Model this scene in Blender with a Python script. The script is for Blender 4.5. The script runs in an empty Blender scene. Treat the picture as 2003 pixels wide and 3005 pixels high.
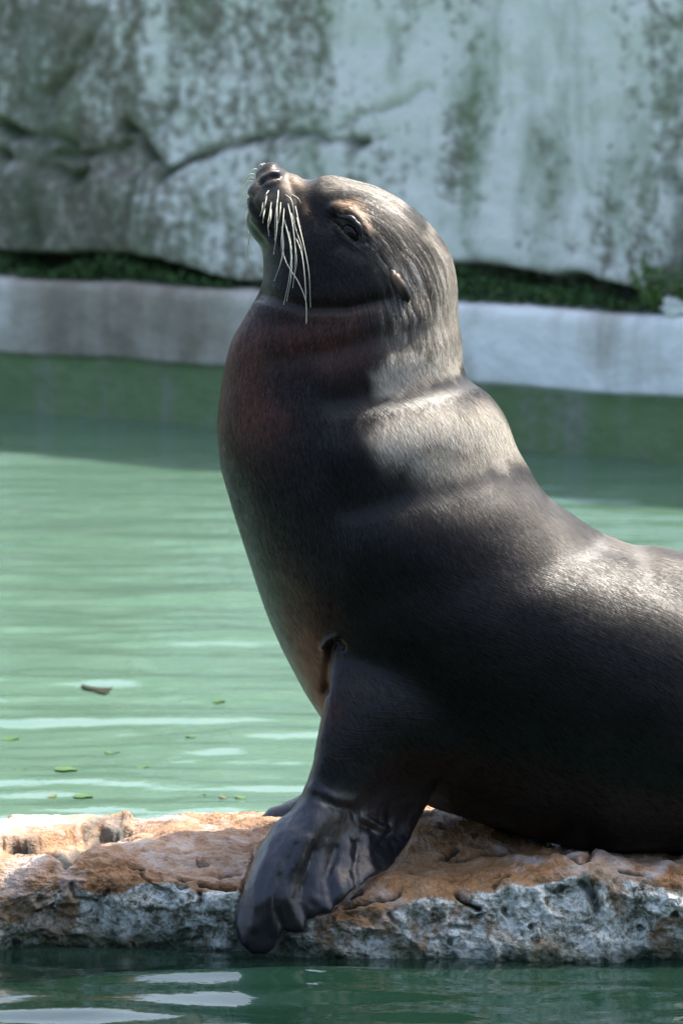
import bpy, math, random
import numpy as np
from mathutils import Vector

# ------------------------------------------------------------------ camera, world, sun
scene = bpy.context.scene
COL = scene.collection
CAM = np.array([0.0, -8.5, 1.58])
PITCH = math.atan(0.11264)
K = 36.0 / 3005.0 / 200.0

cam_d = bpy.data.cameras.new("camera")
cam_d.sensor_fit = 'VERTICAL'
cam_d.sensor_height = 36.0
cam_d.lens = 200.0
cam_d.clip_end = 2000.0
cam_d.dof.use_dof = True
cam_d.dof.focus_distance = 8.40
cam_d.dof.aperture_fstop = 9.0
cam = bpy.data.objects.new("camera", cam_d)
COL.objects.link(cam)
cam.location = CAM.tolist()
cam.rotation_euler = (math.pi / 2 - PITCH, 0, 0)
scene.camera = cam

SUN_AZ = math.radians(38)      # measured from +X towards +Y
SUN_EL = math.radians(60)
world = bpy.data.worlds.new("World")
scene.world = world
world.use_nodes = True
wn = world.node_tree.nodes
sky = wn.new('ShaderNodeTexSky')
sky.sky_type = 'NISHITA'
sky.sun_disc = False
sky.sun_elevation = SUN_EL
sky.sun_rotation = math.pi / 2 - SUN_AZ
sky.air_density = 1.0
sky.dust_density = 5.0
bg = wn['Background']
bg.inputs['Strength'].default_value = 0.13
world.node_tree.links.new(sky.outputs[0], bg.inputs['Color'])

sun_d = bpy.data.lights.new("sun", 'SUN')
sun_d.energy = 3.1
sun_d.angle = math.radians(0.6)
sun_d.color = (1.0, 0.95, 0.86)
sun = bpy.data.objects.new("sun", sun_d)
COL.objects.link(sun)
sdir = Vector((math.cos(SUN_AZ) * math.cos(SUN_EL), math.sin(SUN_AZ) * math.cos(SUN_EL), math.sin(SUN_EL)))
sun.rotation_euler = (-sdir).to_track_quat('-Z', 'Y').to_euler()
sun.location = (6, -3, 9)

scene.view_settings.view_transform = 'Standard'
scene.view_settings.look = 'None'
scene.view_settings.gamma = 1.0
scene.view_settings.use_curve_mapping = False
scene.view_settings.exposure = 1.52

# ------------------------------------------------------------------ helpers
rng = np.random.default_rng(7)
random.seed(7)
FWD = np.array([0, math.cos(PITCH), -math.sin(PITCH)])
UP = np.array([0, math.sin(PITCH), math.cos(PITCH)])


def ray(px, py):
    return FWD + (px - 1001.5) * K * np.array([1.0, 0, 0]) + (1502.5 - py) * K * UP


def at_y(px, py, Y):
    d = ray(px, py)
    return CAM + d * ((Y - CAM[1]) / d[1])


def at_z(px, py, z):
    d = ray(px, py)
    return CAM + d * ((z - CAM[2]) / d[2])


def to_px(P):
    V = P - CAM
    f = V @ FWD
    return np.stack([1001.5 + V[:, 0] / f / K, 1502.5 - (V @ UP) / f / K], 1)


def _hash(ix, iy, iz, seed):
    h = (ix.astype(np.int64) * 374761393 + iy.astype(np.int64) * 668265263 + iz.astype(np.int64) * 2147483647 + seed * 974711) & 0xffffffff
    h = ((h ^ (h >> 13)) * 1274126177) & 0xffffffff
    return (h ^ (h >> 16)) & 0xffffffff


_G = np.random.default_rng(3).normal(size=(256, 3))
_G /= np.linalg.norm(_G, axis=1)[:, None]


def pnoise(P, freq=1.0, seed=0):
    p = np.asarray(P, float) * freq
    i = np.floor(p).astype(np.int64)
    f = p - i
    u = f * f * f * (f * (f * 6 - 15) + 10)
    r = 0
    for dx in (0, 1):
        wx = u[:, 0] if dx else 1 - u[:, 0]
        for dy in (0, 1):
            wy = u[:, 1] if dy else 1 - u[:, 1]
            for dz in (0, 1):
                wz = u[:, 2] if dz else 1 - u[:, 2]
                g = _G[_hash(i[:, 0] + dx, i[:, 1] + dy, i[:, 2] + dz, seed) & 255]
                r = r + wx * wy * wz * (g[:, 0] * (f[:, 0] - dx) + g[:, 1] * (f[:, 1] - dy) + g[:, 2] * (f[:, 2] - dz))
    return r * 1.5


def fbm(P, freq, octs, seed=0, gain=0.5):
    r = 0
    a = 1.0
    for o in range(octs):
        r = r + a * pnoise(P, freq * 2 ** o, seed + o * 17)
        a *= gain
    return r


def ridged(P, freq, octs, seed=0, gain=0.5):
    r = 0
    a = 1.0
    for o in range(octs):
        r = r + a * (1 - 2 * np.abs(pnoise(P, freq * 2 ** o, seed + o * 17)))
        a *= gain
    return r


def sstep(a, b, x):
    t = np.clip((x - a) / (b - a), 0, 1)
    return t * t * (3 - 2 * t)


def poly_dist(Q, poly):
    poly = np.asarray(poly, float)
    if len(poly) == 1:
        return np.linalg.norm(Q - poly[0], axis=1)
    best = np.full(len(Q), 1e9)
    for a, b in zip(poly[:-1], poly[1:]):
        ab = b - a
        t = np.clip(((Q - a) @ ab) / (ab @ ab + 1e-12), 0, 1)
        best = np.minimum(best, np.linalg.norm(Q - (a + t[:, None] * ab), axis=1))
    return best


def inside_poly(Q, poly):
    x, y = Q[:, 0], Q[:, 1]
    r = np.zeros(len(Q), bool)
    n = len(poly)
    for i in range(n):
        x1, y1 = poly[i]
        x2, y2 = poly[(i + 1) % n]
        if y1 == y2:
            continue
        c = ((y1 > y) != (y2 > y)) & (x < (x2 - x1) * (y - y1) / (y2 - y1) + x1)
        r ^= c
    return r


def catmull(pts, n):
    pts = np.asarray(pts, float)
    m = len(pts)
    P = np.vstack([2 * pts[0] - pts[1], pts, 2 * pts[-1] - pts[-2]])
    t = np.linspace(0, m - 1 - 1e-9, n)
    i = np.floor(t).astype(int)
    f = (t - i)[:, None]
    p0, p1, p2, p3 = P[i], P[i + 1], P[i + 2], P[i + 3]
    return 0.5 * ((2 * p1) + (-p0 + p2) * f + (2 * p0 - 5 * p1 + 4 * p2 - p3) * f ** 2 + (-p0 + 3 * p1 - 3 * p2 + p3) * f ** 3)


def mesh_from(name, V, F, smooth=True):
    me = bpy.data.meshes.new(name)
    V = np.asarray(V, np.float32)
    me.vertices.add(len(V))
    me.vertices.foreach_set('co', V.ravel())
    if isinstance(F, np.ndarray):
        k = F.shape[1]
        me.loops.add(F.size)
        me.loops.foreach_set('vertex_index', F.astype(np.int32).ravel())
        me.polygons.add(len(F))
        me.polygons.foreach_set('loop_start', np.arange(0, F.size, k, dtype=np.int32))
        me.polygons.foreach_set('loop_total', np.full(len(F), k, np.int32))
        me.update(calc_edges=True)
    else:
        bpy.data.meshes.remove(me)
        me = bpy.data.meshes.new(name)
        me.from_pydata([tuple(map(float, v)) for v in V], [], F)
        me.update()
    if smooth:
        me.polygons.foreach_set('use_smooth', np.ones(len(me.polygons), bool))
    return me


def obj(name, me, mat=None, parent=None):
    o = bpy.data.objects.new(name, me)
    COL.objects.link(o)
    if mat is not None:
        me.materials.append(mat)
    if parent is not None:
        o.parent = parent
    return o


def tag(o, label=None, cat=None, group=None, kind=None):
    if label:
        o['label'] = label
    if cat:
        o['category'] = cat
    if group:
        o['group'] = group
    if kind:
        o['kind'] = kind
    return o


def empty(name, loc):
    o = bpy.data.objects.new(name, None)
    COL.objects.link(o)
    o.location = loc
    return o


def set_col(me, name, C):
    a = me.attributes.new(name, 'FLOAT_COLOR', 'POINT')
    C = np.asarray(C, np.float32)
    if C.shape[1] == 3:
        C = np.hstack([C, np.ones((len(C), 1), np.float32)])
    a.data.foreach_set('color', C.ravel())


def set_flt(me, name, x):
    a = me.attributes.new(name, 'FLOAT', 'POINT')
    a.data.foreach_set('value', np.asarray(x, np.float32))


def grid_faces(nu, nv, wrap=False):
    i = np.arange(nu - 1)[:, None]
    j = np.arange(nv if wrap else nv - 1)[None, :]
    j2 = (j + 1) % nv
    return np.stack([i * nv + j, i * nv + j2, (i + 1) * nv + j2, (i + 1) * nv + j], -1).reshape(-1, 4)


class NT:
    def __init__(self, name):
        self.m = bpy.data.materials.new(name)
        self.m.use_nodes = True
        self.t = self.m.node_tree
        self.b = self.t.nodes['Principled BSDF']

    def n(self, typ, **kw):
        nd = self.t.nodes.new(typ)
        for k, v in kw.items():
            if k.startswith('i_'):
                key = k[2:]
                key = int(key) if key.isdigit() else key.replace('_', ' ')
                nd.inputs[key].default_value = v
            else:
                setattr(nd, k, v)
        return nd

    def l(self, a, b):
        self.t.links.new(a, b)

    def noise(self, vec, scale, detail=4, rough=0.55, dist=0.0):
        nd = self.n('ShaderNodeTexNoise', i_Scale=scale, i_Detail=detail, i_Roughness=rough, i_Distortion=dist)
        if vec is not None:
            self.l(vec, nd.inputs['Vector'])
        return nd.outputs['Fac']

    def ramp(self, fac, stops):
        nd = self.n('ShaderNodeValToRGB')
        els = nd.color_ramp.elements
        while len(els) < len(stops):
            els.new(0.5)
        for e, (p, c) in zip(els, stops):
            e.position = p
            e.color = (*c, 1) if len(c) == 3 else c
        self.l(fac, nd.inputs[0])
        return nd.outputs[0]

    def mix(self, fac, a, b, mode='MIX'):
        nd = self.n('ShaderNodeMix', data_type='RGBA', blend_type=mode)
        for s, v in ((nd.inputs[0], fac), (nd.inputs[6], a), (nd.inputs[7], b)):
            if isinstance(v, (int, float)):
                s.default_value = v
            elif isinstance(v, (tuple, list)):
                s.default_value = (*v, 1) if len(v) == 3 else v
            else:
                self.l(v, s)
        return nd.outputs[2]

    def math(self, op, a, b=None, clamp=False):
        nd = self.n('ShaderNodeMath', operation=op, use_clamp=clamp)
        for s, v in zip(nd.inputs, (a, b)):
            if v is None:
                continue
            if isinstance(v, (int, float)):
                s.default_value = v
            else:
                self.l(v, s)
        return nd.outputs[0]

    def mapping(self, vec, scale=(1, 1, 1), rot=(0, 0, 0), loc=(0, 0, 0)):
        nd = self.n('ShaderNodeMapping')
        nd.inputs['Scale'].default_value = scale
        nd.inputs['Rotation'].default_value = rot
        nd.inputs['Location'].default_value = loc
        self.l(vec, nd.inputs['Vector'])
        return nd.outputs[0]

    def bump(self, h, strength=0.5, dist=0.01):
        nd = self.n('ShaderNodeBump', i_Strength=strength, i_Distance=dist)
        self.l(h, nd.inputs['Height'])
        self.l(nd.outputs[0], self.b.inputs['Normal'])
        return nd

    def pos(self):
        return self.n('ShaderNodeNewGeometry').outputs['Position']

    def attr(self, name, out='Color'):
        return self.n('ShaderNodeAttribute', attribute_name=name).outputs[out]

    def map01(self, v, a, b):
        nd = self.n('ShaderNodeMapRange', i_1=a, i_2=b)
        self.l(v, nd.inputs[0])
        return nd.outputs[0]

    def set(self, **kw):
        for k, v in kw.items():
            s = self.b.inputs[k.replace('_', ' ')]
            if isinstance(v, (int, float)):
                s.default_value = v
            elif isinstance(v, (tuple, list)):
                s.default_value = (*v, 1) if len(v) == 3 else v
            else:
                self.l(v, s)


# ------------------------------------------------------------------ materials
def mat_water():
    t = NT("pool_water")
    p = t.pos()
    sep = t.n('ShaderNodeSeparateXYZ')
    t.l(p, sep.inputs[0])
    n1 = t.noise(p, 1.3, 3)
    n2 = t.noise(t.mapping(p, (1, 2.2, 1)), 6, 4)
    lit_water = t.mix(n2, (0.068, 0.145, 0.095), (0.12, 0.20, 0.145))
    shaded_water = t.mix(n1, (0.0035, 0.014, 0.009), (0.008, 0.026, 0.017))
    # darker base colour in front of the ledge paints in shade and dark reflections
    fac = t.map01(t.math('ADD', sep.outputs[1], t.math('MULTIPLY', n1, 0.3)), -0.15, 0.25)
    t.set(Base_Color=t.mix(fac, shaded_water, lit_water), Roughness=0.04, IOR=1.33)
    h = t.noise(t.mapping(p, (1, 1.6, 1)), 22, 3)
    t.bump(h, 0.06, 0.01)
    return t.m


def mat_wall():
    t = NT("mossy_limed_stone")
    p = t.pos()
    wp = t.attr('wallco', 'Vector')
    drip = t.noise(t.mapping(wp, (7, 1.2, 1)), 1.0, 6, 0.62, 0.3)
    blot = t.noise(wp, 4.5, 7, 0.68, 0.4)
    fine = t.noise(wp, 26, 5, 0.65)
    pale = t.attr('pale', 'Fac')
    moss = t.attr('moss', 'Fac')
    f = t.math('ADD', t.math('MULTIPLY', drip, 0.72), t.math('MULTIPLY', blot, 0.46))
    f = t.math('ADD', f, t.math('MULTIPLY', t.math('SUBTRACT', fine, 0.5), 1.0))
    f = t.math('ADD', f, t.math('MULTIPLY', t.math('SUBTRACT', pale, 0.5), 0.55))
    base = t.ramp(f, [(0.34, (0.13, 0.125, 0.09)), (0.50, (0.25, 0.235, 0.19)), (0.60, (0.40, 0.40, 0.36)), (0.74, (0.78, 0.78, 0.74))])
    gn = t.noise(t.mapping(wp, (3.0, 0.9, 1), loc=(4, 2, 0)), 1.6, 5, 0.6)
    gf = t.math('MULTIPLY', t.map01(gn, 0.52, 0.68), 0.6, True)
    base = t.mix(gf, base, (0.16, 0.23, 0.12))
    mf = t.math('MULTIPLY', moss, t.map01(fine, 0.25, 0.55), True)
    mcol = t.mix(t.noise(wp, 60, 3), (0.012, 0.03, 0.010), (0.05, 0.095, 0.03))
    base = t.mix(mf, base, mcol)
    t.set(Base_Color=base, Roughness=0.85)
    t.bump(t.math('ADD', blot, fine), 0.5, 0.02)
    return t.m


def mat_kerb():
    t = NT("pool_kerb_concrete")
    wp = t.attr('wallco', 'Vector')
    sep = t.n('ShaderNodeSeparateXYZ')
    t.l(wp, sep.inputs[0])
    drip = t.noise(t.mapping(wp, (9, 1.5, 1)), 1.0, 6, 0.6)
    blot = t.noise(wp, 5, 6, 0.65)
    fine = t.noise(wp, 40, 4)
    pale = t.attr('pale', 'Fac')
    f = t.math('ADD', t.math('MULTIPLY', drip, 0.55), t.math('MULTIPLY', blot, 0.5))
    f = t.math('ADD', f, t.math('MULTIPLY', t.math('SUBTRACT', pale, 0.5), 0.7))
    conc = t.ramp(f, [(0.3, (0.25, 0.22, 0.175)), (0.55, (0.46, 0.43, 0.375)), (0.8, (0.90, 0.91, 0.90))])
    alg = t.mix(blot, (0.11, 0.20, 0.075), (0.21, 0.30, 0.14))
    alg = t.mix(t.map01(t.math('ADD', drip, t.math('MULTIPLY', fine, 0.3)), 0.62, 0.9), alg, (0.26, 0.28, 0.24))
    line = t.math('ADD', sep.outputs[1], t.math('MULTIPLY', t.math('SUBTRACT', drip, 0.5), 0.02))
    fac = t.map01(line, 0.165, 0.19)
    moss = t.attr('moss', 'Fac')
    c = t.mix(fac, alg, conc)
    c = t.mix(t.math('MULTIPLY', moss, t.map01(fine, 0.3, 0.6), True), c, (0.03, 0.06, 0.02))
    t.set(Base_Color=c, Roughness=0.8)
    t.bump(t.math('ADD', blot, fine), 0.4, 0.012)
    return t.m


def mat_rock():
    t = NT("weathered_ledge_rock")
    p = t.pos()
    geo = t.n('ShaderNodeNewGeometry')
    sp = t.n('ShaderNodeSeparateXYZ')
    t.l(p, sp.inputs[0])
    top = t.attr('top', 'Fac')
    n1 = t.noise(p, 7, 6, 0.62, 0.3)
    n2 = t.noise(p, 28, 6, 0.68, 0.4)
    n3 = t.noise(p, 95, 4, 0.6)
    n4 = t.noise(t.mapping(p, loc=(3, 7, 1)), 11, 5, 0.6, 0.6)
    n5 = t.noise(p, 210, 4, 0.65)
    ochre = t.ramp(t.math('ADD', t.math('MULTIPLY', n1, 0.45), t.math('ADD', t.math('MULTIPLY', n2, 0.35), t.math('MULTIPLY', n5, 0.2))),
                   [(0.36, (0.12, 0.056, 0.018)), (0.48, (0.32, 0.165, 0.065)), (0.59, (0.42, 0.26, 0.14)), (0.70, (0.52, 0.44, 0.36))])
    chalk = t.map01(t.math('ADD', t.math('MULTIPLY', n4, 0.7), t.math('MULTIPLY', n2, 0.5)), 0.60, 0.78)
    wt = t.attr('white', 'Fac')
    ochre = t.mix(t.math('MULTIPLY', t.math('ADD', chalk, wt, True), 0.75), ochre, (0.54, 0.51, 0.48))
    grey = t.ramp(t.math('ADD', t.math('ADD', t.math('MULTIPLY', n2, 0.5), t.math('MULTIPLY', n3, 0.32)), t.math('MULTIPLY', n5, 0.2)),
                  [(0.40, (0.05, 0.052, 0.036)), (0.455, (0.24, 0.235, 0.185)), (0.50, (0.47, 0.50, 0.44)), (0.56, (0.80, 0.84, 0.79))])
    rust = t.map01(n4, 0.52, 0.60)
    grey = t.mix(t.math('MULTIPLY', rust, 0.75), grey, (0.24, 0.135, 0.055))
    f = t.math('ADD', top, t.math('MULTIPLY', t.math('SUBTRACT', n1, 0.5), 1.7))
    f = t.math('ADD', f, t.math('MULTIPLY', t.math('SUBTRACT', n2, 0.5), 0.6))
    c = t.mix(t.map01(f, 0.40, 0.60), grey, ochre)
    # black-green in the carved cracks and pits, algae at the waterline
    pit = t.attr('pit', 'Fac')
    c = t.mix(pit, c, (0.018, 0.022, 0.014))
    wl = t.map01(t.math('ADD', sp.outputs[2], t.math('MULTIPLY', t.math('SUBTRACT', n1, 0.5), 0.16)), 0.035, 0.004)
    c = t.mix(t.math('MULTIPLY', wl, 0.85), c, (0.03, 0.06, 0.03))
    t.set(Base_Color=c, Roughness=t.map01(n2, 0.2, 0.9))
    t.b.inputs['Specular IOR Level'].default_value = 0.4
    t.bump(t.math('ADD', t.math('ADD', n2, t.math('MULTIPLY', n3, 0.6)), t.math('MULTIPLY', n5, 0.3)), 1.0, 0.009)
    return t.m


def mat_body():
    t = NT("sea_lion_coat")
    p = t.pos()
    c = t.attr('coat')
    wet = t.attr('gloss', 'Fac')
    fur = t.attr('fur', 'Fac')
    fl = t.attr('flow', 'Vector')
    s1 = t.noise(t.mapping(fl, (28, 330, 1)), 1.0, 3, 0.6, 0.2)
    s2 = t.noise(t.mapping(fl, (60, 900, 1)), 1.0, 2, 0.6, 0.1)
    st = t.math('ADD', t.math('MULTIPLY', s1, 0.6), t.math('MULTIPLY', s2, 0.4))
    hd = t.attr('streak', 'Fac')
    s3 = t.noise(t.mapping(fl, (24, 190, 1)), 1.0, 3, 0.6, 0.3)
    n = t.noise(p, 60, 4)
    mul = t.ramp(st, [(0.3, (0.45, 0.45, 0.45)), (0.7, (1.6, 1.6, 1.6))])
    c = t.mix(fur, c, t.mix(1.0, c, mul, 'MULTIPLY'))
    mul2 = t.ramp(s3, [(0.36, (0.12, 0.12, 0.13)), (0.5, (0.9, 0.9, 0.9)), (0.64, (2.6, 2.6, 2.6))])
    c = t.mix(hd, c, t.mix(1.0, c, mul2, 'MULTIPLY'))
    rn = t.noise(p, 45, 4)
    r = t.math('SUBTRACT', 0.40, t.math('MULTIPLY', wet, 0.08))
    r = t.math('ADD', r, t.math('MULTIPLY', t.math('SUBTRACT', rn, 0.5), 0.30))
    wr = t.noise(t.mapping(p, (150, 60, 45), rot=(0, math.radians(25), 0)), 1.0, 4, 0.6)
    t.set(Base_Color=c, Roughness=r)
    t.l(t.math('ADD', t.math('MULTIPLY', wet, 0.45), 0.24), t.b.inputs['Specular IOR Level'])
    h = t.math('ADD', t.math('MULTIPLY', t.math('ADD', st, t.math('MULTIPLY', t.math('MULTIPLY', s3, hd), 1.6)), fur), t.math('ADD', t.math('MULTIPLY', n, 0.5), t.math('MULTIPLY', t.math('MULTIPLY', wr, wet), 1.2)))
    t.bump(h, 0.35, 0.003)
    return t.m


def mat_fur():
    t = NT("short_fur")
    t.set(Base_Color=t.attr('coat'), Roughness=0.45)
    t.b.inputs['Specular IOR Level'].default_value = 0.15
    return t.m


def mat_simple(name, col, rough, noise_scale=60, var=0.3, spec=0.5):
    t = NT(name)
    n = t.noise(t.pos(), noise_scale, 4)
    a = tuple(x * (1 - var) for x in col)
    b = tuple(x * (1 + var) for x in col)
    t.set(Base_Color=t.mix(n, a, b), Roughness=rough)
    t.b.inputs['Specular IOR Level'].default_value = spec
    return t.m


M_WATER = mat_water()
M_WALL = mat_wall()
M_KERB = mat_kerb()
M_ROCK = mat_rock()
M_BODY = mat_body()
M_FUR = mat_fur()
M_EYE = mat_simple("dark_eye", (0.004, 0.003, 0.003), 0.12, 200, 0.2, 0.3)
M_WHISKER = mat_simple("pale_whisker", (0.62, 0.62, 0.50), 0.35, 80, 0.15)
M_EAR = mat_simple("ear_fur", (0.16, 0.105, 0.065), 0.5, 120, 0.4)
M_GROUND = mat_simple("earth", (0.10, 0.085, 0.055), 0.9, 3, 0.4)
M_MOSS = mat_simple("moss", (0.05, 0.11, 0.03), 0.85, 30, 0.6)
M_LEAF = mat_simple("weed_leaf", (0.11, 0.19, 0.05), 0.5, 20, 0.5)
M_DEAD = mat_simple("dead_leaf", (0.022, 0.025, 0.014), 0.8, 90, 0.4, 0.1)
M_FLOAT = mat_simple("floating_leaf", (0.055, 0.125, 0.035), 0.6, 90, 0.5, 0.2)
M_FLOAT2 = mat_simple("yellowed_leaf", (0.17, 0.15, 0.035), 0.6, 90, 0.5, 0.2)

# ------------------------------------------------------------------ ground and water
V = np.array([[-400, -400, -0.9], [400, -400, -0.9], [400, 400, -0.9], [-400, 400, -0.9]], float)
tag(obj("ground", mesh_from("ground", V, [(0, 1, 2, 3)], False), M_GROUND), kind='structure')


def axis(lo, hi, flo, fhi, fine, coarse):
    a = list(np.arange(flo, fhi + 1e-6, fine))
    s = fine
    x = flo
    left = []
    while x > lo:
        s = min(s * 1.25, coarse)
        x -= s
        left.append(max(x, lo))
    s = fine
    x = a[-1]
    right = []
    while x < hi:
        s = min(s * 1.25, coarse)
        x += s
        right.append(min(x, hi))
    return np.array(left[::-1] + a + right)


xs = axis(-14, 14, -1.5, 1.6, 0.012, 1.0)
ys = axis(-9, 14, -1.0, 8.0, 0.014, 1.0)
X, Y = np.meshgrid(xs, ys, indexing='ij')
P = np.stack([X.ravel(), Y.ravel(), np.zeros(X.size)], 1)
amp = 1 - 0.35 * sstep(2.0, 7.0, P[:, 1])
W = P * np.array([0.75, 1.25, 1])
Z = 0.0065 * pnoise(W, 3.2, 11) + 0.0032 * pnoise(W, 7.5, 12) + 0.0011 * pnoise(W, 17, 13)
near = sstep(0.0, -0.25, P[:, 1])
Z = (Z + 0.0085 * pnoise(P * np.array([0.45, 2.6, 1]), 1.6, 14) + 0.0042 * pnoise(P * np.array([0.4, 2.4, 1]), 4.5, 15)) * amp
Zl = 0.0140 * pnoise(P * np.array([0.7, 1.3, 1]), 2.6, 16) + 0.0065 * pnoise(P * np.array([0.6, 1.7, 1]), 6.0, 17) + 0.0005 * pnoise(W, 17, 18)
Z = Z * (1 - near) + Zl * near
P[:, 2] = Z
WATER_P = P.copy()
tag(obj("water", mesh_from("water", P, grid_faces(len(xs), len(ys))), M_WATER), kind='structure')

# ------------------------------------------------------------------ back wall
W0 = at_z(0, 1207, 0.0)
W1 = at_z(2003, 1360, 0.0)
WU = (W1 - W0)
WL = np.linalg.norm(WU)
WU = WU / WL
WN = np.array([WU[1], -WU[0], 0.0])
if WN[1] > 0:
    WN = -WN


def wall_az(px, py):
    d = ray(px, py)
    t = ((W0 - CAM) @ WN) / (d @ WN)
    p = CAM + d * t
    return (p - W0) @ WU, p[2]


def wall_pt(a, z, off):
    return W0[None, :] + np.outer(a, WU) + np.outer(off, WN) + np.stack([0 * z, 0 * z, z], 1)


def wpoly(pts, s=1.2774):
    return [wall_az(x * s, y * s) for x, y in pts]


AX = axis(-5.0, 7.0, -0.4, WL + 0.5, 0.011, 0.12)
ZX = np.concatenate([np.linspace(0.32, 1.45, 110), np.linspace(1.5, 1.95, 8)])
A_, Z_ = np.meshgrid(AX, ZX, indexing='ij')
a = A_.ravel()
z = Z_.ravel()
az = np.stack([a, z], 1)
q3 = np.stack([a, z, np.zeros_like(a)], 1)
off = -0.10 + 0.05 * fbm(q3, 0.9, 3, 21) + 0.022 * fbm(q3, 4, 4, 22) - 0.05 * (z - 0.4)
moss = np.zeros_like(a)
cracks = [
    ([(-60, 300), (0, 318), (80, 330), (110, 335)], 0.016, 0.05, 1.0),
    ([(-60, 370), (0, 388), (60, 402), (140, 412)], 0.018, 0.06, 1.0),
    ([(40, 375), (150, 350), (240, 342)], 0.014, 0.035, 0.8),
    ([(222, 296), (245, 325), (272, 362)], 0.018, 0.07, 1.0),
    ([(270, 350), (330, 395), (350, 400)], 0.014, 0.03, 0.8),
    ([(315, 405), (370, 380), (420, 355), (480, 348), (545, 320), (600, 312), (650, 312), (700, 326), (790, 332)], 0.014, 0.055, 0.9),
    ([(280, 318), (320, 270), (340, 232)], 0.014, 0.03, 0.7),
    ([(700, 300), (790, 265), (860, 235), (935, 205)], 0.008, 0.02, 0.3),
    ([(160, 40), (110, 140), (60, 220), (20, 330)], 0.02, 0.03, 0.5),
    ([(255, 400), (262, 460), (250, 520), (215, 530)], 0.012, 0.03, 0.4),
    ([(1500, 180), (1528, 330), (1530, 480), (1532, 560)], 0.018, 0.03, 0.9),
    ([(1568, 120), (1540, 300), (1520, 420)], 0.010, 0.02, 0.4),
    ([(20, 420), (30, 500), (40, 560)], 0.02, 0.025, 0.5),
]
wob = np.stack([0.03 * fbm(q3, 6, 4, 31), 0.03 * fbm(q3, 6, 4, 32)], 1)
cvar = np.clip(0.75 + 1.1 * fbm(q3, 5, 3, 33), 0.1, 1.4)
for pts, r, d, mm in cracks:
    D = poly_dist(az + wob, wpoly(pts))
    g = np.exp(-(D / r) ** 2)
    off -= d * g * cvar
    moss = np.maximum(moss, mm * np.exp(-(D / (r * 1.3)) ** 2) * np.clip(cvar, 0, 1))
# blocks left of the long joint sit at slightly different depths
low = wpoly([(0, 390), (250, 400), (420, 360), (640, 312), (800, 335)])
lz = np.interp(a, [p[0] for p in low], [p[1] for p in low])
off += 0.035 * sstep(0.02, -0.02, z - lz) * sstep(low[-1][0] + 0.2, low[-2][0] - 0.2, a)
# uneven lower edge, hollowed underneath
le = wpoly([(-200, 570), (0, 585), (150, 588), (330, 600), (450, 640), (560, 655), (700, 650), (900, 620), (1050, 612), (1150, 632), (1300, 640), (1400, 672), (1500, 690), (1568, 690), (1800, 700)])
lez = np.interp(a, [p[0] for p in le], [p[1] for p in le]) + 0.012 * fbm(q3, 9, 3, 41)
under = sstep(0.012, -0.02, z - lez)
off -= 0.20 * under
moss = np.maximum(moss, under)
moss = np.maximum(moss, 0.75 * sstep(0.05, 0.0, z - lez) * (0.5 + 1.0 * pnoise(q3, 8, 43)))
gp = wpoly([(1480, 420), (1530, 480), (1540, 620), (1490, 640)])
moss = np.maximum(moss, 0.9 * np.exp(-(poly_dist(az + 2 * wob, gp) / 0.05) ** 2))
gp2 = wpoly([(0, 60), (20, 240), (10, 420), (40, 600)])
moss = np.maximum(moss, 0.55 * np.exp(-(poly_dist(az + 2 * wob, gp2) / 0.09) ** 2))
pale = sstep(0.2, 1.5, a) * 0.50 + 0.28 + 0.3 * fbm(q3, 1.4, 3, 51)  # left-to-right rise paints in shade on the left; the noise is staining
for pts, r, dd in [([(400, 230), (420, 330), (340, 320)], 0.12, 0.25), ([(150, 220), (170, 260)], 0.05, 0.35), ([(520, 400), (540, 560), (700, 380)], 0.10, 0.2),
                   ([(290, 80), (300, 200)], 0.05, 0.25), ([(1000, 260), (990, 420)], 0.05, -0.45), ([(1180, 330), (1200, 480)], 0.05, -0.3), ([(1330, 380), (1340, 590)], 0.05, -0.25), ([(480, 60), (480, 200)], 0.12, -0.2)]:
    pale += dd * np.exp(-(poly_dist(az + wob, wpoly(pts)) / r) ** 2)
wall_root = empty("enclosure_wall", tuple(W0 + WU * 1.2))
tag(wall_root, "tall pale stone enclosure wall with dark mossy cracks and drip stains above the pool", "wall")
LW = np.array(wall_root.location)
me = mesh_from("rock_face", wall_pt(a, z, off) - LW, grid_faces(len(AX), len(ZX))[:, ::-1])
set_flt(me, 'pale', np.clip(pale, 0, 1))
set_flt(me, 'moss', np.clip(moss, 0, 1))
at = me.attributes.new('wallco', 'FLOAT_VECTOR', 'POINT')
at.data.foreach_set('vector', q3.astype(np.float32).ravel())
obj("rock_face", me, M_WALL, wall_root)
# backing body of the wall so that it has thickness from the side
pr = [(1.95, -0.17), (1.95, -0.75), (-0.6, -0.75)]
AB = np.array([-5.0, 7.0])
Vb = np.concatenate([wall_pt(AB, np.full(2, zz), np.full(2, oo)) for zz, oo in pr]) - LW
me = mesh_from("wall_back", Vb, [(0, 1, 3, 2), (2, 3, 5, 4)], False)
set_flt(me, 'pale', np.full(6, 0.5))
set_flt(me, 'moss', np.full(6, 0.2))
obj("wall_back", me, M_WALL, wall_root)

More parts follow.
